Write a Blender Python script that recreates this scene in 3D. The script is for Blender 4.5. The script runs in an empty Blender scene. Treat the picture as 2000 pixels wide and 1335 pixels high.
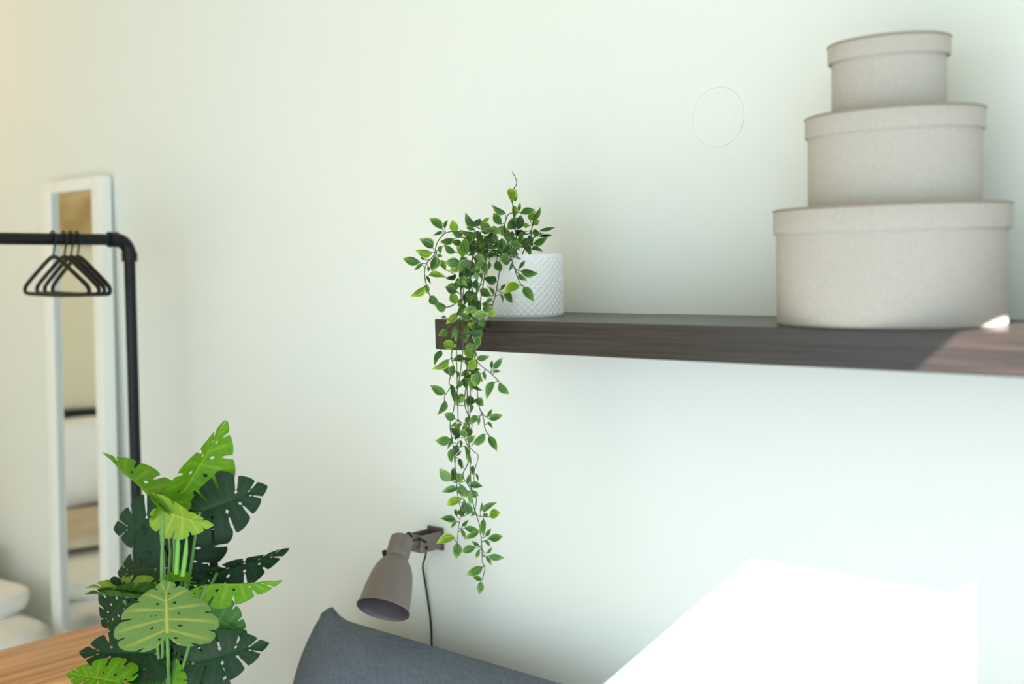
import bpy, bmesh, math, random
from mathutils import Vector, Matrix

random.seed(7)
SC = bpy.context.scene
COL = SC.collection
H = 1.40                      # height of the wall shelf's top above the floor
FPX = 2256.2                  # focal length for a 2000 x 1335 frame

# ------------------------------------------------------------------ camera
YAW, PITCH, ROLL = 0.733292, -0.070176, -0.022835
CAM = Vector((1.39164, -1.61158, H + 0.09481))
_f = Vector((-math.sin(YAW) * math.cos(PITCH), math.cos(YAW) * math.cos(PITCH), math.sin(PITCH)))
_r = Vector((math.cos(YAW), math.sin(YAW), 0))
_u = _r.cross(_f)
CR = _r * math.cos(ROLL) + _u * math.sin(ROLL)
CU = -_r * math.sin(ROLL) + _u * math.cos(ROLL)
CF = _f
cam = bpy.data.cameras.new('camera')
cam.sensor_width = 36
cam.sensor_fit = 'HORIZONTAL'
cam.lens = FPX * 36 / 2000
cam.clip_start = 0.05
cam.dof.use_dof = True
cam.dof.focus_distance = 1.98
cam.dof.aperture_fstop = 2.1
camo = bpy.data.objects.new('camera', cam)
COL.objects.link(camo)
camo.matrix_world = Matrix(((CR.x, CU.x, -CF.x, CAM.x), (CR.y, CU.y, -CF.y, CAM.y), (CR.z, CU.z, -CF.z, CAM.z), (0, 0, 0, 1)))
SC.camera = camo

# ------------------------------------------------------------------ sky, sun, exposure
world = bpy.data.worlds.new('sky')
SC.world = world
world.use_nodes = True
bg = world.node_tree.nodes['Background']
bg.inputs[0].default_value = (0.73, 0.912, 1.0, 1)
bg.inputs[1].default_value = 5.4
SUND = Vector((-1.434, 1.0, -1.319)).normalized()
sun = bpy.data.lights.new('sun', 'SUN')
sun.energy = 92.0
sun.angle = math.radians(0.28)
sun.color = (1.0, 0.985, 0.95)
suno = bpy.data.objects.new('sun', sun)
COL.objects.link(suno)
suno.rotation_euler = SUND.to_track_quat('-Z', 'Y').to_euler()
suno.location = (6, -4, 6)
SC.view_settings.view_transform = 'Standard'
SC.view_settings.look = 'None'
SC.view_settings.gamma = 1
SC.view_settings.use_curve_mapping = False
SC.view_settings.exposure = -1.18
SC.cycles.max_bounces = 14
SC.cycles.diffuse_bounces = 10
SC.cycles.caustics_reflective = False
SC.cycles.sample_clamp_indirect = 8


# ------------------------------------------------------------------ helpers
def at(x, y, Y):
    """the point of the plane y = Y seen at a photo pixel"""
    d = CF + CR * ((x - 1000) / FPX) - CU * ((y - 667.5) / FPX)
    return CAM + d * ((Y - CAM.y) / d.y)


def atz(x, y, Z):
    return CAM + (CF + CR * ((x - 1000) / FPX) - CU * ((y - 667.5) / FPX)) * Z


def tag(o, label=None, cat=None, group=None, kind=None):
    if label: o['label'] = label
    if cat: o['category'] = cat
    if group: o['group'] = group
    if kind: o['kind'] = kind
    return o


def empty(name, loc=(0, 0, 0), rot=(0, 0, 0)):
    o = bpy.data.objects.new(name, None)
    o.location = loc
    o.rotation_euler = rot
    COL.objects.link(o)
    return o


def link_mesh(name, me, mat, parent=None):
    o = bpy.data.objects.new(name, me)
    if mat and not me.materials: me.materials.append(mat)
    COL.objects.link(o)
    if parent: o.parent = parent
    return o


def obj(name, bm, mat, parent=None, smooth=True, angle=35):
    me = bpy.data.meshes.new(name)
    bmesh.ops.recalc_face_normals(bm, faces=bm.faces)
    bm.to_mesh(me)
    bm.free()
    if smooth:
        for p in me.polygons: p.use_smooth = True
        try: me.set_sharp_from_angle(angle=math.radians(angle))
        except Exception: pass
    return link_mesh(name, me, mat, parent)


def add_box(bm, lo, hi, bevel=0.0, seg=2):
    lo, hi = Vector(lo), Vector(hi)
    r = bmesh.ops.create_cube(bm, size=1)
    vs = r['verts']
    for v in vs:
        v.co = Vector(((lo[i] + hi[i]) / 2 + v.co[i] * (hi[i] - lo[i])) for i in range(3))
    if bevel:
        es = list({e for v in vs for e in v.link_edges})
        bmesh.ops.bevel(bm, geom=es, offset=bevel, segments=seg, affect='EDGES', profile=0.6)
    return bm


def box(name, lo, hi, mat, parent=None, bevel=0.0, seg=2):
    return obj(name, add_box(bmesh.new(), lo, hi, bevel, seg), mat, parent)


def frame_of(d):
    d = d.normalized()
    a = Vector((0, 0, 1)) if abs(d.z) < 0.9 else Vector((1, 0, 0))
    x = a.cross(d).normalized()
    return x, d.cross(x)


def add_tube(bm, pts, r, n=8, caps=True):
    pts = [Vector(p) for p in pts]
    rs = r if isinstance(r, (list, tuple)) else [r] * len(pts)
    t0 = (pts[1] - pts[0]).normalized()
    x, y = frame_of(t0)
    rings = []
    for i, p in enumerate(pts):
        t = (pts[min(i + 1, len(pts) - 1)] - pts[max(i - 1, 0)]).normalized()
        x = (x - t * x.dot(t)).normalized()
        y = t.cross(x)
        rings.append([bm.verts.new(p + (x * math.cos(2 * math.pi * k / n) + y * math.sin(2 * math.pi * k / n)) * rs[i]) for k in range(n)])
    for a, b in zip(rings, rings[1:]):
        for k in range(n):
            bm.faces.new((a[k], a[(k + 1) % n], b[(k + 1) % n], b[k]))
    if caps:
        bm.faces.new(rings[0][::-1])
        bm.faces.new(rings[-1])
    return bm


def spline(pts, sub=6):
    P = [Vector(p) for p in pts]
    out = []
    for i in range(len(P) - 1):
        p0, p1, p2, p3 = P[max(i - 1, 0)], P[i], P[i + 1], P[min(i + 2, len(P) - 1)]
        for k in range(sub):
            t = k / sub
            out.append(0.5 * ((2 * p1) + (p2 - p0) * t + (2 * p0 - 5 * p1 + 4 * p2 - p3) * t * t + (3 * p1 - p0 - 3 * p2 + p3) * t ** 3))
    out.append(P[-1])
    return out


def add_lathe(bm, prof, n=48, sx=1.0, sy=1.0, mat=None, close=False):
    """prof: (radius, height) pairs about z; mat: Matrix that places it"""
    uvl = bm.loops.layers.uv.verify()
    rings = []
    for r, z in prof:
        ring = []
        for k in range(n):
            a = 2 * math.pi * k / n
            v = Vector((max(r, 1e-5) * math.cos(a) * sx, max(r, 1e-5) * math.sin(a) * sy, z))
            ring.append(bm.verts.new(mat @ v if mat else v))
        rings.append(ring)
    for j, (a, b) in enumerate(zip(rings, rings[1:])):
        for k in range(n):
            f = bm.faces.new((a[k], a[(k + 1) % n], b[(k + 1) % n], b[k]))
            for l, uv in zip(f.loops, ((k, j), (k + 1, j), (k + 1, j + 1), (k, j + 1))):
                l[uvl].uv = (uv[0] / n, uv[1] / max(1, len(prof) - 1))
    return bm


# ------------------------------------------------------------------ materials
def mat(name, color, rough=0.6, metal=0.0, spec=0.5):
    m = bpy.data.materials.new(name)
    m.use_nodes = True
    b = m.node_tree.nodes['Principled BSDF']
    b.inputs['Base Color'].default_value = (*color, 1)
    b.inputs['Roughness'].default_value = rough
    b.inputs['Metallic'].default_value = metal
    b.inputs['Specular IOR Level'].default_value = spec
    return m


def N(m, t, **kw):
    n = m.node_tree.nodes.new(t)
    for k, v in kw.items(): setattr(n, k, v)
    return n


def L(m, a, b): m.node_tree.links.new(a, b)


def bsdf(m): return m.node_tree.nodes['Principled BSDF']


def noise_color(m, c0, c1, scale=(1, 1, 1), nscale=5.0, detail=4.0, coord='Object', lo=0.3, hi=0.7, bump=0.0, dist=0.001):
    tc = N(m, 'ShaderNodeTexCoord')
    mp = N(m, 'ShaderNodeMapping')
    mp.inputs['Scale'].default_value = scale
    nz = N(m, 'ShaderNodeTexNoise')
    nz.inputs['Scale'].default_value = nscale
    nz.inputs['Detail'].default_value = detail
    cr = N(m, 'ShaderNodeValToRGB')
    cr.color_ramp.elements[0].position = lo
    cr.color_ramp.elements[1].position = hi
    cr.color_ramp.elements[0].color = (*c0, 1)
    cr.color_ramp.elements[1].color = (*c1, 1)
    L(m, tc.outputs[coord], mp.inputs[0])
    L(m, mp.outputs[0], nz.inputs['Vector'])
    L(m, nz.outputs['Fac'], cr.inputs[0])
    L(m, cr.outputs[0], bsdf(m).inputs['Base Color'])
    if bump:
        bp = N(m, 'ShaderNodeBump')
        bp.inputs['Strength'].default_value = bump
        bp.inputs['Distance'].default_value = dist
        L(m, nz.outputs['Fac'], bp.inputs['Height'])
        L(m, bp.outputs[0], bsdf(m).inputs['Normal'])
    return m


M = {}
M['wall'] = noise_color(mat('wall_paint', (0.8, 0.8, 0.8), 0.75, spec=0.25), (0.80, 0.828, 0.80), (0.815, 0.843, 0.815), nscale=2.0, bump=0.0)
M['wall_beige'] = mat('beige_wall_paint', (0.76, 0.70, 0.53), 0.8)
M['ceiling'] = mat('ceiling_paint', (0.58, 0.50, 0.35), 0.9)
M['floor'] = noise_color(mat('oak_floor', (0.5, 0.35, 0.2), 0.55), (0.195, 0.188, 0.170), (0.255, 0.245, 0.222), (1, 9, 1), 6, 5)
M['trim'] = mat('white_trim', (0.82, 0.83, 0.80), 0.5)
M['white'] = mat('white_lacquer', (0.90, 0.92, 0.90), 0.35)
M['mirror'] = mat('mirror_glass', (0.86, 0.88, 0.85), 0.015, 1.0)
M['black_metal'] = mat('black_metal', (0.014, 0.014, 0.016), 0.38, 0.6)
M['black_plastic'] = mat('black_plastic', (0.008, 0.008, 0.008), 0.5, spec=0.25)
M['shelf'] = noise_color(mat('dark_wood_veneer', (0.03, 0.02, 0.02), 0.30, spec=0.5), (0.011, 0.0075, 0.0065), (0.046, 0.031, 0.025), (2.2, 120, 130), 3.0, 6, lo=0.3, hi=0.72, bump=0.25, dist=0.0006)
M['table'] = noise_color(mat('warm_wood', (0.4, 0.2, 0.1), 0.42), (0.46, 0.195, 0.070), (0.78, 0.40, 0.165), (22, 1.4, 8), 2.3, 6, lo=0.32, hi=0.68)
M['linen'] = mat('white_linen', (0.86, 0.86, 0.86), 0.9)
noise_color(M['linen'], (0.90, 0.90, 0.90), (0.94, 0.94, 0.93), nscale=9, bump=0.5, dist=0.01)
M['throw'] = noise_color(mat('beige_throw', (0.5, 0.42, 0.33), 0.95), (0.52, 0.43, 0.33), (0.68, 0.58, 0.46), nscale=14, bump=0.4, dist=0.01)
M['art'] = noise_color(mat('tan_canvas', (0.4, 0.3, 0.15), 0.9), (0.36, 0.26, 0.11), (0.66, 0.53, 0.30), nscale=9, detail=6, lo=0.35, hi=0.7)
M['soil'] = mat('soil', (0.03, 0.02, 0.012), 0.95)
M['lamp'] = mat('taupe_lamp_metal', (0.175, 0.145, 0.132), 0.42, 0.2)
M['lamp_dark'] = mat('dark_lamp_metal', (0.085, 0.070, 0.074), 0.45, 0.2)
M['ceramic'] = mat('white_ceramic', (0.96, 0.97, 0.975), 0.35)
M['stem'] = mat('vine_stem', (0.055, 0.085, 0.030), 0.6)
M['petiole'] = mat('monstera_petiole', (0.12, 0.27, 0.06), 0.45)
M['petiole_light'] = mat('young_shoot', (0.16, 0.42, 0.05), 0.45)
M['basket'] = mat('grey_pot', (0.30, 0.29, 0.27), 0.8)


def fabric(name, c0, c1, ribs, rough=0.95, uv=True, bump=0.35, rot=0.0, dist=0.0006):
    m = mat(name, c0, rough, spec=0.2)
    tc = N(m, 'ShaderNodeTexCoord')
    mp = N(m, 'ShaderNodeMapping')
    mp.inputs['Rotation'].default_value = (0, rot, 0)
    L(m, tc.outputs['UV' if uv else 'Object'], mp.inputs[0])
    wv = N(m, 'ShaderNodeTexWave', wave_type='BANDS', bands_direction='X')
    wv.inputs['Scale'].default_value = ribs
    wv.inputs['Distortion'].default_value = 0.25
    L(m, mp.outputs[0], wv.inputs['Vector'])
    nz = N(m, 'ShaderNodeTexNoise')
    nz.inputs['Scale'].default_value = 420 if uv else 140
    nz.inputs['Roughness'].default_value = 0.4
    nz.inputs['Detail'].default_value = 6
    L(m, tc.outputs['Object'], nz.inputs['Vector'])
    ad = N(m, 'ShaderNodeMath', operation='MULTIPLY_ADD')
    L(m, wv.outputs['Fac'], ad.inputs[0])
    ad.inputs[1].default_value = 0.38
    L(m, nz.outputs['Fac'], ad.inputs[2])
    cr = N(m, 'ShaderNodeValToRGB')
    cr.color_ramp.elements[0].position = 0.15
    cr.color_ramp.elements[1].position = 1.0
    cr.color_ramp.elements[0].color = (*c0, 1)
    cr.color_ramp.elements[1].color = (*c1, 1)
    L(m, ad.outputs[0], cr.inputs[0])
    L(m, cr.outputs[0], bsdf(m).inputs['Base Color'])
    bp = N(m, 'ShaderNodeBump')
    bp.inputs['Strength'].default_value = bump
    bp.inputs['Distance'].default_value = dist
    L(m, ad.outputs[0], bp.inputs['Height'])
    L(m, bp.outputs[0], bsdf(m).inputs['Normal'])
    return m


M['box'] = fabric('ribbed_linen', (0.34, 0.312, 0.285), (0.54, 0.505, 0.468), 75)
M['box_seam'] = mat('linen_seam', (0.26, 0.19, 0.14), 0.9)
M['sofa'] = fabric('slate_corduroy', (0.075, 0.094, 0.125), (0.150, 0.175, 0.215), 95, uv=False, rot=0.9, bump=0.5, dist=0.001)


def vine_leaf_mat(name, dark, light, edge):
    """stripes run along the leaf from stalk to tip, the rim is paler (u across, v along)"""
    m = mat(name, dark, 0.38, spec=0.5)
    uv = N(m, 'ShaderNodeUVMap')
    sx = N(m, 'ShaderNodeSeparateXYZ')
    L(m, uv.outputs[0], sx.inputs[0])
    st = N(m, 'ShaderNodeMath', operation='MULTIPLY')
    L(m, sx.outputs['X'], st.inputs[0])
    st.inputs[1].default_value = 15.0
    co = N(m, 'ShaderNodeMath', operation='COSINE')
    L(m, st.outputs[0], co.inputs[0])
    r1 = N(m, 'ShaderNodeMapRange')
    r1.inputs['From Min'].default_value = 0.1
    r1.inputs['From Max'].default_value = 1.0
    L(m, co.outputs[0], r1.inputs['Value'])
    mx = N(m, 'ShaderNodeMix', data_type='RGBA')
    mx.inputs['A'].default_value = (*dark, 1)
    mx.inputs['B'].default_value = (*light, 1)
    L(m, r1.outputs[0], mx.inputs['Factor'])
    ab = N(m, 'ShaderNodeMath', operation='ABSOLUTE')
    L(m, sx.outputs['X'], ab.inputs[0])
    r2 = N(m, 'ShaderNodeMapRange', interpolation_type='SMOOTHSTEP')
    r2.inputs['From Min'].default_value = 0.70
    r2.inputs['From Max'].default_value = 1.0
    L(m, ab.outputs[0], r2.inputs['Value'])
    r3 = N(m, 'ShaderNodeMapRange', interpolation_type='SMOOTHSTEP')
    r3.inputs['From Min'].default_value = 0.55
    r3.inputs['From Max'].default_value = 1.05
    L(m, sx.outputs['Y'], r3.inputs['Value'])
    mm = N(m, 'ShaderNodeMath', operation='MAXIMUM')
    L(m, r2.outputs[0], mm.inputs[0])
    L(m, r3.outputs[0], mm.inputs[1])
    oi = N(m, 'ShaderNodeObjectInfo')
    rr = N(m, 'ShaderNodeMath', operation='MULTIPLY')
    L(m, mm.outputs[0], rr.inputs[0])
    r4 = N(m, 'ShaderNodeMapRange')
    r4.inputs['To Min'].default_value = 0.55
    r4.inputs['To Max'].default_value = 1.0
    L(m, oi.outputs['Random'], r4.inputs['Value'])
    L(m, r4.outputs[0], rr.inputs[1])
    m2 = N(m, 'ShaderNodeMix', data_type='RGBA')
    L(m, rr.outputs[0], m2.inputs['Factor'])
    L(m, mx.outputs['Result'], m2.inputs['A'])
    m2.inputs['B'].default_value = (*edge, 1)
    L(m, m2.outputs['Result'], bsdf(m).inputs['Base Color'])
    tr = N(m, 'ShaderNodeBsdfTranslucent')
    L(m, m2.outputs['Result'], tr.inputs['Color'])
    ms = N(m, 'ShaderNodeMixShader')
    ms.inputs[0].default_value = 0.25
    out = m.node_tree.nodes['Material Output']
    L(m, bsdf(m).outputs[0], ms.inputs[1])
    L(m, tr.outputs[0], ms.inputs[2])
    L(m, ms.outputs[0], out.inputs['Surface'])
    return m


VL = [vine_leaf_mat('vine_leaf_green', (0.030, 0.120, 0.018), (0.13, 0.27, 0.06), (0.30, 0.47, 0.05)),
      vine_leaf_mat('vine_leaf_yellow', (0.11, 0.26, 0.012), (0.28, 0.43, 0.04), (0.58, 0.66, 0.03)),
      vine_leaf_mat('vine_leaf_dark', (0.013, 0.055, 0.012), (0.055, 0.14, 0.04), (0.12, 0.25, 0.04)),
      vine_leaf_mat('vine_leaf_pale', (0.09, 0.22, 0.05), (0.24, 0.40, 0.14), (0.38, 0.54, 0.12))]


def monstera_mat(name, c0, c1, vein, trans):
    m = mat(name, c0, 0.38, spec=0.17)
    at_ = N(m, 'ShaderNodeAttribute', attribute_name='vein')
    tc = N(m, 'ShaderNodeTexCoord')
    nz = N(m, 'ShaderNodeTexNoise')
    nz.inputs['Scale'].default_value = 16
    L(m, tc.outputs['Object'], nz.inputs['Vector'])
    mx = N(m, 'ShaderNodeMix', data_type='RGBA')
    mx.inputs['A'].default_value = (*c0, 1)
    mx.inputs['B'].default_value = (*c1, 1)
    L(m, nz.outputs['Fac'], mx.inputs['Factor'])
    m2 = N(m, 'ShaderNodeMix', data_type='RGBA')
    L(m, at_.outputs['Fac'], m2.inputs['Factor'])
    L(m, mx.outputs['Result'], m2.inputs['A'])
    m2.inputs['B'].default_value = (*vein, 1)
    L(m, m2.outputs['Result'], bsdf(m).inputs['Base Color'])
    tr = N(m, 'ShaderNodeBsdfTranslucent')
    L(m, m2.outputs['Result'], tr.inputs['Color'])
    ms = N(m, 'ShaderNodeMixShader')
    ms.inputs[0].default_value = trans
    L(m, bsdf(m).outputs[0], ms.inputs[1])
    L(m, tr.outputs[0], ms.inputs[2])
    L(m, ms.outputs[0], m.node_tree.nodes['Material Output'].inputs['Surface'])
    return m


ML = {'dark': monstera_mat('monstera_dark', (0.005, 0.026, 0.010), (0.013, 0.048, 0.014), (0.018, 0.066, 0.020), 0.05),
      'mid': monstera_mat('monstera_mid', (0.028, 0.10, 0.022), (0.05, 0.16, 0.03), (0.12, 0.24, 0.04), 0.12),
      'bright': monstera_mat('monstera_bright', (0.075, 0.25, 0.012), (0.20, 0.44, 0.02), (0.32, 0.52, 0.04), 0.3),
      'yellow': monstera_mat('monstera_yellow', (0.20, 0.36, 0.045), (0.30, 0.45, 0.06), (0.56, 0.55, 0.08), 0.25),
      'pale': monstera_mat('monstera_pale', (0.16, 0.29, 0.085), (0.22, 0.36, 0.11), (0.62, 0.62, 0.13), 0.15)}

# ------------------------------------------------------------------ the room
XL, XR, YB, ZC = -3.0, 2.0, -4.0, 2.72
tag(box('floor', (XL - .2, YB - .2, -.1), (XR + .2, .2, 0), M['floor']), kind='structure')
tag(box('ceiling', (XL - .2, YB - .2, ZC), (XR + .2, .2, ZC + .1), M['ceiling']), kind='structure')
tag(box('wall_main', (XL - .2, 0, 0), (XR + .06, .2, ZC), M['wall']), 'pale greenish white wall behind the dark shelf', kind='structure')
tag(box('wall_left', (XL - .2, YB, 0), (XL, 0, ZC), M['wall_beige']), kind='structure')


def wall_with_window(name, axis, c0, c1, lo, hi, w0, w1, z0, z1):
    bm = bmesh.new()

    def slab(a0, a1, zz0, zz1):
        if a1 - a0 < 1e-4 or zz1 - zz0 < 1e-4: return
        if axis == 'x': add_box(bm, (c0, a0, zz0), (c1, a1, zz1))
        else: add_box(bm, (a0, c0, zz0), (a1, c1, zz1))
    slab(lo, w0, 0, ZC)
    slab(w1, hi, 0, ZC)
    slab(w0, w1, 0, z0)
    slab(w0, w1, z1, ZC)
    return tag(obj(name, bm, M['wall'], smooth=False), kind='structure')


ZH = H - .3925 + .92 * (XR + .06 - .4516)
wall_with_window('wall_right', 'x', XR, XR + .06, YB, 0, -3.9, -.837, 0.02, ZH)
wall_with_window('wall_back', 'y', YB - .06, YB, XL, XR, -1.5, 1.85, 0.03, 2.35)  # unseen wall; its window opening is added for frontal fill on the main wall
tag(box('baseboard_main', (XL, -.014, 0), (XR, 0, .09), M['trim'], bevel=.003), kind='structure')
tag(box('baseboard_left', (XL, YB, 0), (XL + .014, -.014, .09), M['trim'], bevel=.003), kind='structure')

# ------------------------------------------------------------------ wall shelf
SHL, SHD, SHT = 1.143, .26, .05
tag(box('wall_shelf', (0, -SHD, H - SHT), (SHL, 0, H), M['shelf'], bevel=.0012, seg=1),
    'dark brown wooden floating shelf holding the boxes and the trailing plant', 'shelf')

# ------------------------------------------------------------------ three oval boxes
def oval_box(name, label, cx, cy, a, b, la, lb, z0, zl, z1):
    t = tag(empty(name, (cx, cy, H + z0)), label, 'box', 'stacked oval storage boxes')
    h, l0 = z1 - z0, zl - z0
    bm = bmesh.new()
    add_lathe(bm, [(0, 0), (1 - .02, 0), (1 - .006, .001), (1, .004), (1, l0 + .006), (.97, l0 + .006)], 128, a, b)
    obj('body', bm, M['box'], t)
    bm = bmesh.new()
    add_lathe(bm, [(.955, l0 + .001), (.985, l0), (1 - .004, l0 + .0006), (1, l0 + .003), (1, h - .004), (1 - .008, h - .001), (1 - .03, h), (0, h)], 128, la, lb)
    lid = obj('lid', bm, M['box'], t)
    bm = bmesh.new()
    pts = [(la * 1.0008 * math.cos(k * math.pi / 48), lb * 1.0008 * math.sin(k * math.pi / 48), h - .0025) for k in range(97)]
    add_tube(bm, pts, .0011, 6, caps=False)
    obj('lid_seam', bm, M['box_seam'], lid)
    return t


oval_box('oval_storage_box', 'largest beige linen oval box with lid, standing on the dark shelf', .7370, -.138, .1510, .1170, .1555, .1205, 0, .1215, .1555)
oval_box('oval_storage_box', 'middle sized beige linen oval box with lid, between the largest and smallest boxes', .7435, -.138, .1125, .0880, .1165, .0915, .1557, .2475, .2762)
oval_box('oval_storage_box', 'smallest beige linen oval box with lid, topmost of the stack', .7375, -.138, .0745, .0590, .0795, .0630, .2764, .3440, .3695)

# ------------------------------------------------------------------ round cover plate on the wall
c = at(1403, 229, 0)
t = tag(empty('cover_plate', (c.x, 0, c.z)), 'round blank cover plate painted like the wall above the shelf', 'cover plate')
bm = bmesh.new()
RX = Matrix.Rotation(math.radians(90), 4, 'X')
add_lathe(bm, [(.0475, -.001), (.0475, .0016), (.0465, .0024), (.0001, .0028)], 72, mat=RX)
obj('disc', bm, M['wall'], t)
for dx, dz in ((-.033, -.001), (.033, -.001), (0, .038)):
    bm = bmesh.new()
    add_lathe(bm, [(.0026, .0020), (.0026, .0029), (.0018, .0033), (.0001, .0033)], 12, mat=Matrix.Translation((dx, 0, dz)) @ RX)
    obj('screw_cap', bm, M['wall'], t)

# ------------------------------------------------------------------ mirror
MX0, MX1, MZ0, MZ1 = -1.812, -1.481, H - .975, H + .345
MT = math.radians(1.5)
t = tag(empty('wall_mirror', (0, -.062, MZ0), (-MT, 0, 0)), 'tall narrow mirror in a white frame on the wall behind the clothes rack', 'mirror')
mh = MZ1 - MZ0
fw, fd, fr = .060, .016, .045
for n, lo, hi in (('frame_stile', (MX0, -fd, 0), (MX0 + fw, .018, mh)), ('frame_stile', (MX1 - fr, -fd, 0), (MX1, .018, mh)),
                  ('frame_rail', (MX0 + fw, -fd, 0), (MX1 - fr, .018, fw * .8)), ('frame_rail', (MX0 + fw, -fd, mh - fw * .55), (MX1 - fr, .018, mh))):
    box(n, lo, hi, M['white'], t, bevel=.002)
box('mirror_glass', (MX0 + fw - .004, -.004, fw * .8 - .004), (MX1 - fr + .004, .004, mh - fw * .55 + .004), M['mirror'], t)
box('back_panel', (MX0 + .01, .008, .01), (MX1 - .01, .024, mh - .01), M['white'], t)

# ------------------------------------------------------------------ garment rack and hangers
bar_dir = Vector((-.03, -1.0, 0)).normalized()
han_dir = Vector((bar_dir.y, -bar_dir.x, 0)) * -1
RT = atz(252, 468, 2.78)          # outer corner of bar and upright
rackM = Matrix.Rotation(math.radians(1.0), 4, CF)
t = tag(empty('garment_rack'), 'black pipe clothes rack standing in front of the mirror', 'clothes rack')
PR = .0135


def rk(v): return RT + rackM.to_3x3() @ (Vector(v))


down = Vector((0, 0, -1))
BL = 1.15
Hr = RT.z - .03
for e, sgn in ((Vector((0, 0, 0)), 1), (bar_dir * BL, -1)):
    bm = bmesh.new()
    add_tube(bm, [rk(e + down * .04), rk(e + down * Hr)], PR, 20)
    up = obj('upright', bm, M['black_metal'], t)
    bm = bmesh.new()
    d = bar_dir * sgn
    arc = [rk(e + d * (.036 - .036 * math.sin(a)) + down * (.036 - .036 * math.cos(a))) for a in [i * math.pi / 16 for i in range(9)]]
    add_tube(bm, arc, PR * 1.22, 20)
    add_tube(bm, [rk(e + d * .030), rk(e + d * .052)], PR * 1.38, 20)
    add_tube(bm, [rk(e + down * .030), rk(e + down * .052)], PR * 1.38, 20)
    obj('elbow', bm, M['black_metal'], t)
    bm = bmesh.new()
    fz = Vector((rk(e + down * Hr).x, rk(e + down * Hr).y, .016))
    add_tube(bm, [fz - han_dir * .17, fz + han_dir * .17], PR, 16)
    add_tube(bm, [fz + Vector((0, 0, -.002)), fz + Vector((0, 0, .05))], PR * 1.3, 16)
    obj('foot', bm, M['black_metal'], t)
bm = bmesh.new()
add_tube(bm, [rk(bar_dir * .04), rk(bar_dir * (BL - .04))], PR, 20)
obj('bar', bm, M['black_metal'], t)


def hanger_meshes():
    # local: x across, z up, hook hangs on a bar along y at the origin
    bm = bmesh.new()
    hr = PR + .0045
    pts = [Vector((hr * math.cos(a), 0, hr * math.sin(a))) for a in [math.radians(d) for d in range(200, -60, -20)]]
    pts = [Vector((p.x, 0, p.z)) for p in pts] + [Vector((.006, 0, -.026)), Vector((0, 0, -.034)), Vector((0, 0, -.046))]
    add_tube(bm, pts, .0022, 8)
    h = obj('hook', bm, M['black_plastic'])
    bm = bmesh.new()
    w = .205
    out = [(0, -.040), (.020, -.043), (.06, -.056), (.12, -.078), (.175, -.099), (.198, -.110), (.203, -.118), (.196, -.124), (.170, -.126), (.10, -.127), (0, -.128)]
    full = [Vector((x, 0, z)) for x, z in out] + [Vector((-x, 0, z)) for x, z in out[-2:0:-1]]
    full = full + [full[0]]
    add_tube(bm, spline(full, 4), .0048, 8)
    b = obj('shoulder_bar', bm, M['black_plastic'])
    return h, b


hk, hb = hanger_meshes()
specs = [(.122, .10, 0, 'leftmost of the four black hangers on the rack bar'),
         (.096, .06, 1, 'second from left of the four black hangers on the rack bar'),
         (.080, .02, 2, 'third from left of the four black hangers on the rack bar'),
         (.064, -.02, 3, 'rightmost of the four black hangers, closest to the upright pipe')]
for d, tw, i, lab in specs:
    p = rk(bar_dir * (d + .066))
    e = tag(empty('clothes_hanger', p, (0, 0, math.atan2(han_dir.y, han_dir.x) + tw * .4 - .13)), lab, 'hanger', 'black hangers on the rack')
    for src in (hk, hb):
        o = src if i == 0 else src.copy()
        if i: COL.objects.link(o)
        o.parent = e

# ------------------------------------------------------------------ bed, pillows and throw by the left wall
BZ = .545
t = tag(empty('bed', (-2.36, -1.05, 0)), 'low bed with white bedding in the corner beside the mirror', 'bed')


def soft_box(name, lo, hi, m, parent, r, seed=0, amp=.004, sub=3):
    bm = add_box(bmesh.new(), lo, hi)
    for _ in range(sub): bmesh.ops.subdivide_edges(bm, edges=bm.edges[:], cuts=1, use_grid_fill=True)
    lo, hi = Vector(lo), Vector(hi)
    rnd = random.Random(seed)
    ph = [rnd.uniform(0, 6.28) for _ in range(6)]
    for v in bm.verts:
        q = Vector((min(max(v.co[i], lo[i] + r), hi[i] - r) for i in range(3)))
        d = v.co - q
        if d.length > 1e-6: v.co = q + d.normalized() * min(r, max(abs(c) for c in d))
        v.co += Vector((math.sin(v.co.y * 13 + ph[0]) * amp, math.sin(v.co.x * 11 + v.co.z * 17 + ph[1]) * amp, math.sin(v.co.x * 9 + v.co.y * 12 + ph[2]) * amp))
    o = obj(name, bm, m, parent, angle=80)
    md = o.modifiers.new('s', 'SUBSURF')
    md.levels = md.render_levels = 1
    return o


def rel(o, loc):
    o.location = Vector((-loc[0], -loc[1], -loc[2]))
    return o


bo = (-2.36, -1.05, 0)
rel(soft_box('mattress', (-2.95, -2.05, .20), (-1.645, -.10, BZ - .02), M['linen'], t, .05, 1), bo)
rel(soft_box('duvet', (-2.93, -2.0, BZ - .05), (-1.84, -.075, BZ + .035), M['linen'], t, .04, 2, .008), bo)
rel(box('base', (-2.94, -2.04, .06), (-1.69, -.12, .22), M['trim'], t, bevel=.01), bo)
tag(box('headboard_panel', (-2.995, -2.05, .0), (-2.958, -.04, BZ + .435), M['black_plastic'], None, bevel=.008), 'dark headboard panel against the wall behind the pillows, seen in the mirror', 'headboard')
for x in (-2.85, -1.9):
    for y in (-1.95, -.2):
        rel(box('leg', (x - .03, y - .03, 0), (x + .03, y + .03, .08), M['black_plastic'], t), bo)
for y0, lab in ((-.62, 'white pillow leaning on the dark headboard, seen in the mirror'),):
    p = soft_box('pillow', (-.08, -.27, -.17), (.08, .27, .17), M['linen'], None, .085, int(-y0 * 10), .008)
    p.location = (-2.835, y0, BZ + .24)
    p.rotation_euler = (0, math.radians(-7), 0)
    tag(p, lab, 'pillow')
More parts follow.
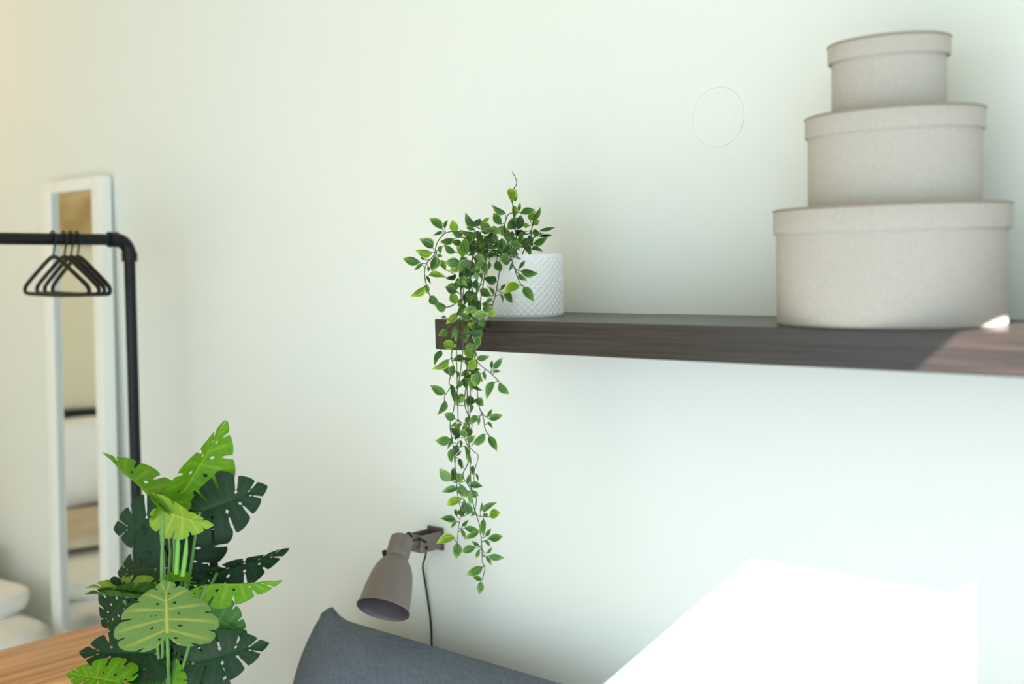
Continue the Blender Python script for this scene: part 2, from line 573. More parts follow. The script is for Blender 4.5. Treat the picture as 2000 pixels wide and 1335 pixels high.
p = soft_box('throw_blanket', (-2.70, -1.98, BZ + .055), (-2.14, -.07, BZ + .098), M['throw'], None, .018, 5, .005)
tag(p, 'beige blanket laid across the white bed, seen in the mirror', 'blanket')

t = tag(empty('wall_picture', (XL, -.95, H + .47)), 'tan abstract picture on the far wall, seen in the mirror', 'picture')
box('canvas', (0.0, -.75, -.24), (.028, .75, .40), M['art'], t, bevel=.003)

# ------------------------------------------------------------------ added pendant lamp, out of view, warms the upper left wall
PLP = Vector((-2.62, -.62, 2.36))
t = tag(empty('added_pendant_lamp', (PLP.x, PLP.y, ZC)), 'added unseen pendant lamp giving warm fill to the upper left wall', 'lamp')
bm = bmesh.new()
add_lathe(bm, [(.0005, 0), (.045, 0), (.045, -.02), (.0005, -.022)], 24)
obj('ceiling_rose', bm, M['trim'], t)
bm = bmesh.new()
add_tube(bm, [(0, 0, -.02), (0, 0, PLP.z - ZC + .09)], .003, 8)
obj('cord', bm, M['black_plastic'], t)
bm = bmesh.new()
add_lathe(bm, [(.012, .092), (.04, .090), (.09, .055), (.11, .025), (.107, .025), (.087, .052), (.038, .086)], 40, mat=Matrix.Translation((0, 0, PLP.z - ZC)))
obj('shade', bm, M['trim'], t)
bulb = bpy.data.materials.new('warm_fill_bulb')
bulb.use_nodes = True
bb = bulb.node_tree.nodes['Principled BSDF']
bb.inputs['Emission Color'].default_value = (1.0, 0.52, 0.14, 1)
bb.inputs['Emission Strength'].default_value = 330.0  # added glow that tints the upper left of the main wall
bm = bmesh.new()
bmesh.ops.create_uvsphere(bm, u_segments=20, v_segments=12, radius=.032, matrix=Matrix.Translation((0, 0, PLP.z - ZC - .01)))
obj('bulb', bm, bulb, t)

# ------------------------------------------------------------------ wooden table
TZ, TX0, TX1, TY0, TY1 = .75, -.872, -.61, -.95, -.375
t = tag(empty('wooden_table', ((TX0 + TX1) / 2, (TY0 + TY1) / 2, 0)), 'warm brown wooden table behind the monstera plant', 'table')
to = t.location
rel(box('table_top', (TX0, TY0, TZ - .032), (TX1, TY1, TZ), M['table'], t, bevel=.003), to)
rel(box('apron', (TX0 + .04, TY0 + .05, TZ - .07), (TX0 + .06, TY1 - .05, TZ - .032), M['table'], t), to)
rel(box('apron', (TX1 - .06, TY0 + .05, TZ - .07), (TX1 - .04, TY1 - .05, TZ - .032), M['table'], t), to)
for x in (TX0 + .025, TX1 - .065):
    for y in (TY0 + .025, TY1 - .065):
        rel(box('leg', (x, y, 0), (x + .04, y + .04, TZ - .03), M['table'], t, bevel=.003), to)

# ------------------------------------------------------------------ sofa (only the top of its back shows)
SX0, SX1 = -.525, 1.25
SZ = H - .6215
t = tag(empty('sofa', ((SX0 + SX1) / 2, -.45, 0)), 'slate grey corduroy sofa with its back against the wall under the lamp', 'sofa')
so = t.location


def back_cushion():
    bm = bmesh.new()
    nx, nz = 72, 26
    zb = .38
    front, back = [], []
    for i in range(nx + 1):
        s = i / nx
        colf, colb = [], []
        for j in range(nz + 1):
            q = j / nz
            # outline: sides flare out below, the upper corners stand up like ears
            left = SX0 - .02 * (1 - q) + .062 * q ** 2.2
            right = SX1 + .02 * (1 - q) - .088 * q ** 2.2
            x = left + (right - left) * s
            ed = max(0.0, min(x - left, right - x))
            top = SZ + .027 * math.exp(-(max(ed - .004, 0) / .034) ** 2) - (.022 * max(0, 1 - ed / .012) ** 2)
            z = zb + (top - zb) * q
            e1 = min(1, ed / .16)
            e2 = min(1, (1 - q) * (SZ - zb) / .15)
            e3 = min(1, q * (SZ - zb) / .12)
            pf = (1 - (1 - e1) ** 2.4) ** .6 * (1 - (1 - e2) ** 2.4) ** .6 * (1 - (1 - e3) ** 2.4) ** .6
            wob = .004 * math.sin(x * 21 + z * 13) * pf
            yc = -.150 - .06 * (1 - q)
            colf.append(bm.verts.new((x, yc - .006 - .075 * pf + wob, z)))
            colb.append(bm.verts.new((x, yc + .006 + .055 * pf, z)))
        front.append(colf)
        back.append(colb)
    for g, fl in ((front, 0), (back, 1)):
        for i in range(nx):
            for j in range(nz):
                f = (g[i][j], g[i + 1][j], g[i + 1][j + 1], g[i][j + 1])
                bm.faces.new(f if not fl else f[::-1])
    rim = [(i, 0) for i in range(nx)] + [(nx, j) for j in range(nz)] + [(i, nz) for i in range(nx, 0, -1)] + [(0, j) for j in range(nz, 0, -1)]
    for k in range(len(rim)):
        a, b = rim[k], rim[(k + 1) % len(rim)]
        bm.faces.new((front[a[0]][a[1]], back[a[0]][a[1]], back[b[0]][b[1]], front[b[0]][b[1]]))
    return bm


rel(obj('back_cushion', back_cushion(), M['sofa'], t, angle=75), so)
rel(soft_box('seat_cushion', (SX0 + .185, -.74, .25), (SX1, -.10, .40), M['sofa'], t, .05, 3, .003), so)
rel(box('base', (SX0 + .195, -.72, .10), (SX1 - .01, -.05, .26), M['sofa'], t, bevel=.02), so)
for x in (SX0 + .22, SX1 - .10):
    for y in (-.70, -.14):
        rel(box('leg', (x, y, 0), (x + .04, y + .04, .11), M['black_plastic'], t), so)

# ------------------------------------------------------------------ wall lamp
bp0 = at(853, 1050, 0)
t = tag(empty('wall_lamp', bp0), 'taupe metal wall lamp with bell shade on the wall above the sofa', 'lamp')


def place(o):
    o.location = -bp0
    return o


place(box('wall_plate', (bp0.x - .022, -.006, bp0.z - .022), (bp0.x + .022, 0, bp0.z + .024), M['lamp_dark'], t, bevel=.002))
bm = bmesh.new()                                  # U-shaped bracket holding the arm
add_box(bm, (bp0.x - .020, -.058, bp0.z - .017), (bp0.x - .0165, -.004, bp0.z + .018), .001, 1)
add_box(bm, (bp0.x + .0165, -.058, bp0.z - .017), (bp0.x + .020, -.004, bp0.z + .018), .001, 1)
add_box(bm, (bp0.x - .020, -.062, bp0.z - .017), (bp0.x + .020, -.056, bp0.z + .018), .002, 1)
add_box(bm, (bp0.x - .018, -.058, bp0.z - .017), (bp0.x + .018, -.004, bp0.z - .013), .001, 1)
place(obj('bracket', bm, M['lamp'], t))
J0 = Vector((bp0.x, -.055, bp0.z + .002))
NK = at(783, 1060, -.135)
zN = (NK - CAM).dot(CF)
OP = atz(748.5, 1189, zN - .078)
ax = (OP - NK).normalized()
bm = bmesh.new()
ae = NK + (J0 - NK).normalized() * .012
add_tube(bm, [J0, J0.lerp(ae, .55), ae], [.0115, .0105, .0125], 14)
place(obj('arm', bm, M['lamp'], t))
xa, ya = frame_of(ax)
LM = Matrix(((xa.x, ya.x, ax.x, NK.x), (xa.y, ya.y, ax.y, NK.y), (xa.z, ya.z, ax.z, NK.z), (0, 0, 0, 1)))
Ls = (OP - NK).length
Rr = .0505
outer = [(.0005, -.014), (.017, -.0135), (.0215, -.010), (.0225, -.004), (.0228, .020), (.0225, .026), (.0208, .029), (.0208, .033), (.0245, .037),
         (.0300, .044), (.0355, .055), (.0395, .068), (.0425, .084), (.0450, .100), (Rr * .955, Ls - .006), (Rr * .985, Ls - .003), (Rr * 1.01, Ls - .0005), (Rr, Ls + .0015)]
bm = bmesh.new()
add_lathe(bm, outer, 56, mat=LM)
place(obj('shade', bm, M['lamp'], t, angle=50))
inner = [(Rr, Ls + .0015), (Rr * .975, Ls), (Rr * .94, Ls - .006), (.0430, .100), (.0405, .084), (.0375, .068), (.0335, .055), (.028, .044), (.022, .037), (.0005, .036)]
bm = bmesh.new()
add_lathe(bm, inner, 56, mat=LM)
place(obj('shade_lining', bm, M['lamp_dark'], t, angle=50))
bm = bmesh.new()                                  # small socket inside the shade
add_lathe(bm, [(.0005, .070), (.013, .070), (.014, .066), (.014, .037)], 24, mat=LM)
place(obj('socket', bm, M['black_plastic'], t))
kp = NK + ax * .014
kd = (-CR * .94 + CF * .2 - CU * .25).normalized()
bm = bmesh.new()
add_tube(bm, [kp + kd * .020, kp + kd * .026, kp + kd * .027, kp + kd * .033], [.004, .004, .0062, .0062], 12)
place(obj('switch_knob', bm, M['black_plastic'], t))
bm = bmesh.new()
cord = [at(834, 1068, -.052), at(831, 1085, -.030), at(826, 1105, -.012), at(829, 1128, -.006), at(834, 1160, -.006), at(839, 1195, -.006), at(842, 1225, -.006), at(843, 1262, -.006), at(843, 1330, -.006), at(845, 1500, -.006)]
add_tube(bm, spline(cord, 5), .0021, 8)
place(obj('cord', bm, M['black_plastic'], t))
bm = bmesh.new()
loop = [at(790, 1050, -.130), at(794, 1043, -.12), at(799, 1040, -.115), at(803, 1046, -.105), at(806, 1054, -.095), at(818, 1052, -.07), at(832, 1058, -.05)]
add_tube(bm, spline(loop, 5), .0021, 8)
place(obj('cord_loop', bm, M['black_plastic'], t))

# ------------------------------------------------------------------ white pot with the diamond relief
PX, PY, PRd, PH = .090, -.130, .0655, .1045
t = tag(empty('trailing_plant', (PX, PY, H)), 'artificial trailing vine in a white diamond patterned pot on the shelf end', 'plant')
pot = bmesh.new()
NT, NZ, CELLS = 432, 84, 36


def relief(k, j):
    u = k / NT * CELLS
    v = j / NZ * 9.0
    def tri(q): return abs((q % 1.0) - .5) * 2
    e = max(tri(u + v), tri(u - v))
    return max(0, (e - .6) / .4)


prof_z = [j / NZ * (PH - .006) + .003 for j in range(NZ + 1)]
rings = [[pot.verts.new((PRd * .955 * math.cos(2 * math.pi * k / NT), PRd * .955 * math.sin(2 * math.pi * k / NT), 0)) for k in range(NT)]]
for j, z in enumerate(prof_z):
    ring = []
    for k in range(NT):
        fade = min(1, j / 2, (NZ - j) / 3)
        r = PRd * (.985 + .015 * j / NZ) + .0011 * relief(k, j) * fade
        ring.append(pot.verts.new((r * math.cos(2 * math.pi * k / NT), r * math.sin(2 * math.pi * k / NT), z)))
    rings.append(ring)
for r, z in ((PRd * .995, PH), (PRd * .95, PH), (PRd * .93, PH - .003), (PRd * .92, PH - .02)):
    rings.append([pot.verts.new((r * math.cos(2 * math.pi * k / NT), r * math.sin(2 * math.pi * k / NT), z)) for k in range(NT)])
for a, b in zip(rings, rings[1:]):
    for k in range(NT):
        pot.faces.new((a[k], a[(k + 1) % NT], b[(k + 1) % NT], b[k]))
pot.faces.new(rings[0][::-1])
obj('pot', pot, M['ceramic'], t, angle=50)
bm = bmesh.new()
add_lathe(bm, [(PRd * .925, PH - .014), (PRd * .5, PH - .010), (.0005, PH - .008)], 40)
obj('soil', bm, M['soil'], t)

# leaf blades of the vine: u in -1..1 across, v 0..1 along
def vine_leaf_mesh(bend, fold, twist, m, seed):
    rnd = random.Random(seed)
    bm = bmesh.new()
    uvl = bm.loops.layers.uv.verify()
    wid = [0.05, .50, .86, 1.0, .90, .64, .30, .015]
    vv = [0, .09, .22, .38, .55, .72, .87, 1.0]
    cols = (-1, -.5, 0, .5, 1)
    g = []
    for w, v in zip(wid, vv):
        row = []
        for u in cols:
            x = u * w * .5
            a = twist * v
            z = fold * abs(x) + bend * (v * v - .3 * v)
            row.append((bm.verts.new((x * math.cos(a) - z * math.sin(a) * .3, v, z + x * math.sin(a))), u, v))
        g.append(row)
    for a, b in zip(g, g[1:]):
        for k in range(len(cols) - 1):
            q = (a[k], a[k + 1], b[k + 1], b[k])
            f = bm.faces.new([e[0] for e in q])
            for l, e in zip(f.loops, q): l[uvl].uv = (e[1], e[2])
    me = bpy.data.meshes.new('leaf')
    bm.to_mesh(me)
    bm.free()
    for p in me.polygons: p.use_smooth = True
    me.materials.append(m)
    return me


LEAFM = [[vine_leaf_mesh(b, f, tw, m, i) for i, (b, f, tw) in enumerate(((-.22, .35, .15), (.12, .30, -.2), (-.38, .20, -.1), (-.10, .5, .3)))] for m in VL]

CROP = {'A': (780, 400, 7.417), 'B': (920, 330, 7.417), 'C': (820, 500, 6.675), 'D': (830, 670, 7.417), 'E': (840, 830, 8.344), 'F': (840, 970, 6.675), 'P': (0, 0, 1)}


def crop(cid, x, y):
    ox, oy, s = CROP[cid]
    return ox + x / s, oy + y / s, s


def vdepth(px, py):
    """how far in front of the wall the foliage hangs there"""
    if py >= 600: return -.292
    if py >= 500:
        front = -.275 if px < 950 else -.228
        return front + (-.292 - front) * max(0, (py - 570) / 30)
    k = min(1, max(0, (1060 - px) / 190))
    d = -.115 - .155 * k
    return d + (vd500(px) - d) * max(0, (py - 470) / 30)


def vd500(px): return -.275 if px < 950 else -.228


VINES = {  # photo trace of each runner, pot to tip
    'v1': [(985, 492), (960, 470), (930, 456), (905, 452), (880, 452), (865, 459), (853, 476), (848, 497), (833, 515), (829, 533), (832, 554), (839, 575), (856, 590), (872, 600)],
    'v2': [(990, 495), (950, 480), (900, 463), (870, 478), (852, 490)],
    'v3': [(1010, 494), (1000, 500), (1001, 512), (1009, 536), (1015, 551), (1024, 560)],
    'v4': [(995, 492), (980, 505), (976, 527), (971, 557), (967, 578), (961, 599), (952, 625), (942, 643)],
    'v5': [(1012, 495), (1008, 470), (1004, 440), (1004, 419), (1001, 395), (1003, 371), (1009, 359), (1007, 348), (1000, 335)],
    'v6': [(1035, 495), (1036, 470), (1038, 450), (1042, 430), (1045, 412)],
    'v7': [(1020, 495), (1030, 475), (1045, 462), (1062, 455)],
    'v8': [(990, 493), (972, 478), (930, 500), (935, 520), (925, 560), (905, 600), (893, 640), (892, 690), (893, 761), (895, 854), (889, 900), (891, 943), (905, 975)],
    'v9': [(985, 493), (968, 488), (948, 505), (940, 550), (925, 590), (912, 640), (918, 700), (910, 753), (908, 793), (922, 830), (910, 862), (924, 880), (934, 891), (926, 923), (927, 950)],
    'v10': [(980, 495), (962, 496), (940, 512), (930, 570), (928, 640), (924, 690), (938, 712), (958, 728), (980, 750)],
    'v11': [(975, 497), (955, 484), (925, 498), (915, 580), (917, 660), (930, 740), (935, 790), (944, 815), (948, 838), (962, 858)],
    'v12': [(970, 500), (960, 470), (905, 490), (900, 590), (883, 628), (868, 648), (861, 668), (862, 690)],
    'v13': [(965, 500), (950, 492), (915, 520), (898, 620), (882, 690), (885, 715), (877, 745), (880, 755), (869, 772), (868, 782)],
    'v14': [(960, 505), (945, 475), (900, 505), (905, 650), (900, 720), (888, 790), (879, 830), (884, 862), (889, 911), (893, 960), (900, 1000), (895, 1032), (893, 1060)],
    'v15': [(955, 510), (958, 500), (948, 530), (922, 700), (918, 800), (914, 870), (914, 903), (904, 927), (915, 948), (930, 972), (928, 996), (935, 1007), (956, 1009)],
    'v16': [(960, 512), (940, 488), (920, 530), (912, 720), (915, 820), (918, 900), (920, 950), (925, 988), (936, 1024), (941, 1065), (942, 1095), (947, 1109), (942, 1131)],
    'v17': [(1000, 494), (975, 470), (955, 455), (935, 445), (925, 440)],
    'v18': [(1000, 494), (990, 470), (985, 445), (992, 420), (1005, 415), (1020, 415)],
}
rv = random.Random(11)
VP3, vine_bm = {}, {}
for k, pts in VINES.items():
    w = []
    for i, (x, y) in enumerate(pts):
        d = vdepth(x, y) + rv.uniform(-.012, .012)
        w.append(at(x, y, d))
    w[0] = Vector((PX + rv.uniform(-.02, .02), PY + rv.uniform(-.03, .01), H + PH - .012))
    w = spline(w, 5)
    VP3[k] = w
    bm = bmesh.new()
    n = len(w)
    add_tube(bm, w, [.00105 - .0004 * i / n for i in range(n)], 6)
    vine_bm[k] = bm
G, YL, DK, PL = 0, 1, 2, 3
LV = {
    'A': [(620, 350, 455, 190, 110, G), (655, 340, 690, 215, 50, G), (620, 385, 495, 440, 45, G), (815, 385, 775, 225, 115, YL), (485, 620, 315, 500, 120, G), (480, 690, 245, 665, 130, YL), (355, 795, 300, 710, 60, G),
          (300, 825, 85, 775, 110, G), (335, 845, 230, 935, 50, G), (520, 735, 480, 945, 150, G), (545, 735, 620, 745, 45, G), (600, 590, 590, 700, 55, G), (780, 490, 605, 560, 90, G), (585, 800, 670, 940, 90, YL),
          (435, 1000, 645, 1030, 90, YL), (395, 1030, 450, 1140, 40, G), (365, 1190, 185, 1330, 120, YL), (395, 1150, 405, 1280, 90, YL), (440, 900, 405, 960, 50, G), (815, 690, 655, 590, 100, G), (930, 760, 850, 580, 100, YL),
          (985, 720, 910, 470, 130, G), (870, 820, 680, 850, 140, G), (860, 880, 740, 970, 110, YL), (1020, 800, 860, 985, 160, G), (1100, 310, 965, 130, 120, G), (1095, 350, 965, 330, 55, G), (920, 440, 760, 385, 90, G), (1080, 830, 900, 1050, 150, G),
          (820, 1230, 675, 1190, 110, DK), (900, 560, 760, 530, 90, G)],
    'B': [(585, 470, 560, 285, 110, YL), (640, 470, 635, 300, 70, G), (500, 640, 310, 530, 95, G), (620, 530, 620, 700, 90, YL), (690, 610, 710, 500, 45, G), (715, 640, 920, 585, 100, G), (910, 740, 1015, 570, 70, G), (850, 740, 905, 630, 110, YL),
          (900, 800, 985, 740, 100, YL), (440, 800, 315, 640, 110, G), (530, 870, 680, 700, 130, PL), (670, 870, 720, 680, 110, DK), (490, 820, 450, 960, 130, PL), (270, 920, 150, 760, 120, PL), (170, 760, 265, 715, 60, YL), (1000, 885, 1205, 840, 55, G),
          (970, 975, 1165, 955, 40, DK), (900, 1080, 1105, 1015, 100, G), (880, 1150, 1025, 1185, 70, DK), (890, 910, 1000, 930, 100, G), (300, 990, 160, 1100, 130, G), (440, 1000, 440, 1210, 110, PL), (850, 1010, 710, 1130, 120, G),
          (540, 1240, 420, 1330, 110, G), (760, 830, 830, 800, 70, YL), (690, 990, 760, 920, 80, G), (600, 900, 570, 1010, 70, G), (60, 820, 130, 730, 90, DK), (350, 960, 340, 1070, 90, G)],
    'C': [(1000, 320, 850, 290, 110, DK), (1000, 60, 1045, 210, 100, G), (1180, 60, 1060, 60, 100, G), (1195, 90, 1165, 190, 45, G), (1290, 170, 1365, 60, 45, G), (1320, 195, 1530, 215, 110, G), (1290, 220, 1385, 315, 50, G), (1290, 370, 1115, 445, 120, YL),
          (1355, 400, 1475, 570, 110, G), (1060, 445, 1115, 360, 45, G), (1085, 475, 1220, 585, 95, G), (1040, 490, 1085, 600, 35, G), (965, 500, 915, 400, 45, G), (915, 520, 780, 430, 100, G), (935, 550, 855, 610, 45, G), (925, 625, 820, 660, 40, G),
          (920, 700, 970, 780, 100, YL), (880, 760, 690, 770, 100, PL), (825, 920, 830, 785, 90, PL), (810, 965, 725, 1130, 110, PL), (300, 1140, 490, 1165, 110, YL), (370, 985, 250, 1015, 90, G), (500, 740, 350, 880, 90, YL), (590, 1200, 720, 1310, 140, YL),
          (480, 470, 340, 405, 95, DK), (540, 400, 480, 330, 70, G), (690, 390, 545, 340, 130, DK), (130, 530, 240, 625, 100, G), (345, 660, 195, 650, 120, G), (340, 790, 280, 805, 40, G), (470, 620, 420, 480, 110, YL), (280, 1230, 225, 1335, 50, G),
          (800, 60, 870, 230, 100, G), (900, 70, 890, 180, 50, G), (740, 860, 690, 940, 100, G), (620, 470, 590, 620, 80, DK), (700, 560, 770, 750, 120, DK), (470, 900, 415, 1055, 40, G), (490, 950, 460, 1090, 50, G), (560, 1020, 600, 1110, 70, G), (700, 250, 620, 130, 130, DK),
          (640, 700, 700, 800, 90, DK), (560, 640, 520, 760, 80, YL), (880, 650, 840, 740, 90, DK)],
    'D': [(240, 110, 140, 300, 60, G), (340, 240, 125, 365, 120, YL), (280, 330, 370, 450, 90, G), (410, 320, 385, 470, 90, G), (750, 220, 915, 205, 85, G), (965, 370, 968, 245, 45, G), (990, 370, 1110, 220, 85, G), (985, 410, 1090, 415, 45, G),
          (1000, 555, 870, 770, 110, G), (1075, 575, 1205, 725, 95, G), (840, 410, 870, 525, 45, G), (800, 440, 720, 610, 130, G), (290, 730, 95, 610, 110, G), (290, 825, 205, 1035, 100, G), (730, 800, 845, 895, 110, G), (905, 1070, 970, 955, 50, G),
          (925, 1100, 1110, 1050, 95, G), (905, 1140, 975, 1220, 45, G), (790, 1060, 770, 1190, 45, G), (750, 1050, 650, 1150, 95, G), (440, 1090, 300, 1020, 110, G), (450, 1140, 370, 1200, 50, G), (390, 600, 430, 860, 70, G), (600, 830, 725, 830, 120, DK),
          (680, 400, 800, 380, 50, G), (640, 380, 720, 240, 110, YL), (520, 470, 640, 440, 80, YL), (660, 540, 690, 690, 60, G), (560, 760, 530, 860, 60, YL)],
    'E': [(335, 240, 105, 240, 140, G), (890, 135, 710, 320, 130, G), (960, 180, 1080, 400, 120, G), (340, 200, 310, 370, 50, G), (400, 370, 325, 600, 90, G), (460, 170, 360, 40, 120, DK), (470, 540, 515, 700, 60, DK), (430, 500, 505, 410, 35, DK),
          (330, 910, 175, 715, 150, PL), (350, 900, 390, 700, 100, G), (450, 1030, 215, 1070, 100, G), (500, 960, 580, 1170, 130, PL), (520, 1190, 270, 1285, 130, YL), (640, 980, 840, 990, 110, G), (470, 780, 500, 930, 110, PL), (620, 960, 640, 800, 60, G),
          (490, 240, 500, 370, 50, DK), (610, 270, 710, 180, 100, G), (740, 780, 780, 910, 40, G), (560, 190, 540, 60, 110, G), (640, 190, 600, 20, 120, G), (660, 1060, 660, 1280, 80, PL), (640, 440, 660, 640, 60, G), (680, 660, 690, 800, 70, DK)],
    'F': [(325, 290, 145, 285, 90, G), (350, 250, 325, 155, 45, G), (345, 310, 280, 395, 45, G), (425, 375, 495, 305, 45, G), (455, 400, 640, 445, 75, G), (630, 460, 465, 535, 75, G), (405, 415, 455, 535, 45, G), (325, 535, 95, 580, 105, YL), (350, 600, 335, 785, 110, G),
          (690, 185, 840, 75, 80, G), (655, 190, 685, 85, 40, G), (685, 230, 760, 230, 45, G), (775, 245, 905, 210, 110, YL), (700, 290, 685, 490, 75, G), (725, 515, 790, 415, 50, G), (755, 540, 940, 515, 95, G), (715, 560, 785, 640, 45, G), (640, 635, 550, 580, 50, G),
          (595, 655, 425, 710, 95, G), (640, 680, 600, 780, 45, G), (740, 735, 810, 660, 40, G), (770, 765, 950, 785, 90, G), (730, 780, 800, 870, 45, G), (685, 910, 485, 1015, 110, G), (665, 1080, 560, 1045, 65, G), (660, 1100, 640, 1265, 90, G),
          (440, 240, 375, 160, 90, G), (470, 200, 440, 60, 80, DK), (490, 230, 500, 90, 90, G), (580, 180, 540, 255, 50, G)],
}
leaves = []
for cid, lst in LV.items():
    for bx, by, tx, ty, w, c in lst:
        x0, y0, s = crop(cid, bx, by)
        x1, y1, s = crop(cid, tx, ty)
        leaves.append((x0, y0, x1, y1, w / s, c, 1))


def fill(n, poly, sel, front=0):
    for _ in range(n):
        x = rv.uniform(poly[0], poly[2])
        y = rv.uniform(poly[1], poly[3])
        a = math.radians(rv.gauss(90, 55))
        ln = rv.uniform(13, 25)
        leaves.append((x, y, x + math.cos(a) * ln, y + math.sin(a) * ln, ln * rv.uniform(.38, .62), rv.choice(sel), -1 if front else 0))


fill(34, (925, 445, 1045, 492), [G, G, DK, DK, PL, YL])
fill(26, (905, 445, 1010, 500), [G, G, DK, PL], 1)
fill(26, (893, 505, 950, 620), [G, G, DK, YL, PL], 1)
fill(8, (890, 620, 935, 680), [G, DK, YL], 1)
fill(12, (900, 455, 960, 500), [G, DK, DK])
fill(16, (890, 500, 945, 590), [G, DK, DK, G, YL])
fill(12, (880, 585, 945, 680), [G, DK, DK, YL])
fill(22, (890, 680, 928, 860), [G, DK, YL, G, PL])
fill(8, (890, 860, 926, 985), [G, G, DK, PL])
pr = random.Random(5)
vine_leaf = []
for x0, y0, x1, y1, w, c, expl in leaves:
    d0 = vdepth(x0, y0) + pr.uniform(-.018, .012) + (0, .022, -.018)[0 if expl > 0 else 1 if expl == 0 else 2]
    base = at(x0, y0, d0)
    zc = (base - CAM).dot(CF)
    flat = math.hypot(x1 - x0, y1 - y0) / FPX * zc
    tip = atz(x1, y1, zc + pr.uniform(-.5, .5) * flat)
    if expl < 1: tip = atz(x1, y1, zc + pr.uniform(-.8, .8) * flat)
    if 610 < y1 < 690 and x1 > 848: tip.y = min(tip.y, -.268)
    Yv = tip - base
    ln = Yv.length
    Yv.normalize()
    toc = (CAM - base).normalized()
    Zv = (toc - Yv * toc.dot(Yv)).normalized()
    ang = math.radians(pr.uniform(-38, 38) if expl > 0 else pr.uniform(-50, 50) if expl < 0 else pr.uniform(-70, 70))
    Zv = Matrix.Rotation(ang, 3, Yv) @ Zv
    Xv = Yv.cross(Zv)
    ln *= 1.11
    wd = w / FPX * zc * 1.14 / max(.75, math.cos(ang))
    sz = ln
    best = min(((p - base).length, k, p) for k, ps in VP3.items() for p in ps[3:]) if False else None
    bd, bk, bpnt = 9, None, None
    for k, ps in VP3.items():
        for p in ps[2:]:
            q = (p - base).length
            if q < bd: bd, bk, bpnt = q, k, p
    me = LEAFM[c][pr.randrange(4)]
    vine_leaf.append((bk, me, Matrix(((Xv.x * wd, Yv.x * ln, Zv.x * sz, base.x), (Xv.y * wd, Yv.y * ln, Zv.y * sz, base.y), (Xv.z * wd, Yv.z * ln, Zv.z * sz, base.z), (0, 0, 0, 1)))))
    if .0015 < bd < .05:
        mid = bpnt.lerp(base, .55) + Vector((0, 0, -.10 * bd))
        add_tube(vine_bm[bk], [bpnt, mid, base + Yv * .001], [.0007, .0006, .0006], 5)
off = Vector((PX, PY, H))
vine_obj = {}
for k, bm in vine_bm.items():
    bmesh.ops.translate(bm, verts=bm.verts, vec=-off)
    vine_obj[k] = obj('vine', bm, M['stem'], t, angle=80)
for k, me, mw in vine_leaf:
    o = bpy.data.objects.new('leaf', me)
    COL.objects.link(o)
    o.parent = vine_obj[k]
    o.matrix_local = Matrix.Translation(-off) @ mw

# ------------------------------------------------------------------ monstera plant on the floor
MZ = 2.10
KX, KY = 545, 1330


def mc(x, y, Z): return atz(100 + x / 2.406, 780 + y / 2.406, Z)


crown = mc(545, 1420, MZ)
mroot = Vector((crown.x, crown.y, 0))
t = tag(empty('monstera_plant', mroot), 'artificial monstera plant with large split leaves in front of the wooden table', 'plant')
bm = bmesh.new()
add_lathe(bm, [(.0005, 0), (.080, 0), (.088, .006), (.100, .17), (.104, .185), (.098, .188), (.093, .17), (.0005, .165)], 48)
obj('pot', bm, M['basket'], t)
bm = bmesh.new()
add_lathe(bm, [(.093, .168), (.05, .176), (.0005, .178)], 32)
obj('soil', bm, M['soil'], t)


def heart(t):
    """right margin of the blade from the stalk notch (t=0) round to the tip (t=1)"""
    K = [(.03, -.02), (.10, -.17), (.25, -.235), (.40, -.17), (.495, .0), (.515, .20), (.465, .42), (.36, .63), (.22, .82), (.09, .95), (0, 1.04)]
    f = t * (len(K) - 1)
    i = min(int(f), len(K) - 2)
    k = f - i
    p0, p1, p2, p3 = K[max(i - 1, 0)], K[i], K[i + 1], K[min(i + 2, len(K) - 1)]
    return tuple(.5 * (2 * p1[c] + (p2[c] - p0[c]) * k + (2 * p0[c] - 5 * p1[c] + 4 * p2[c] - p3[c]) * k * k + (3 * p1[c] - p0[c] - 3 * p2[c] + p3[c]) * k ** 3) for c in (0, 1))


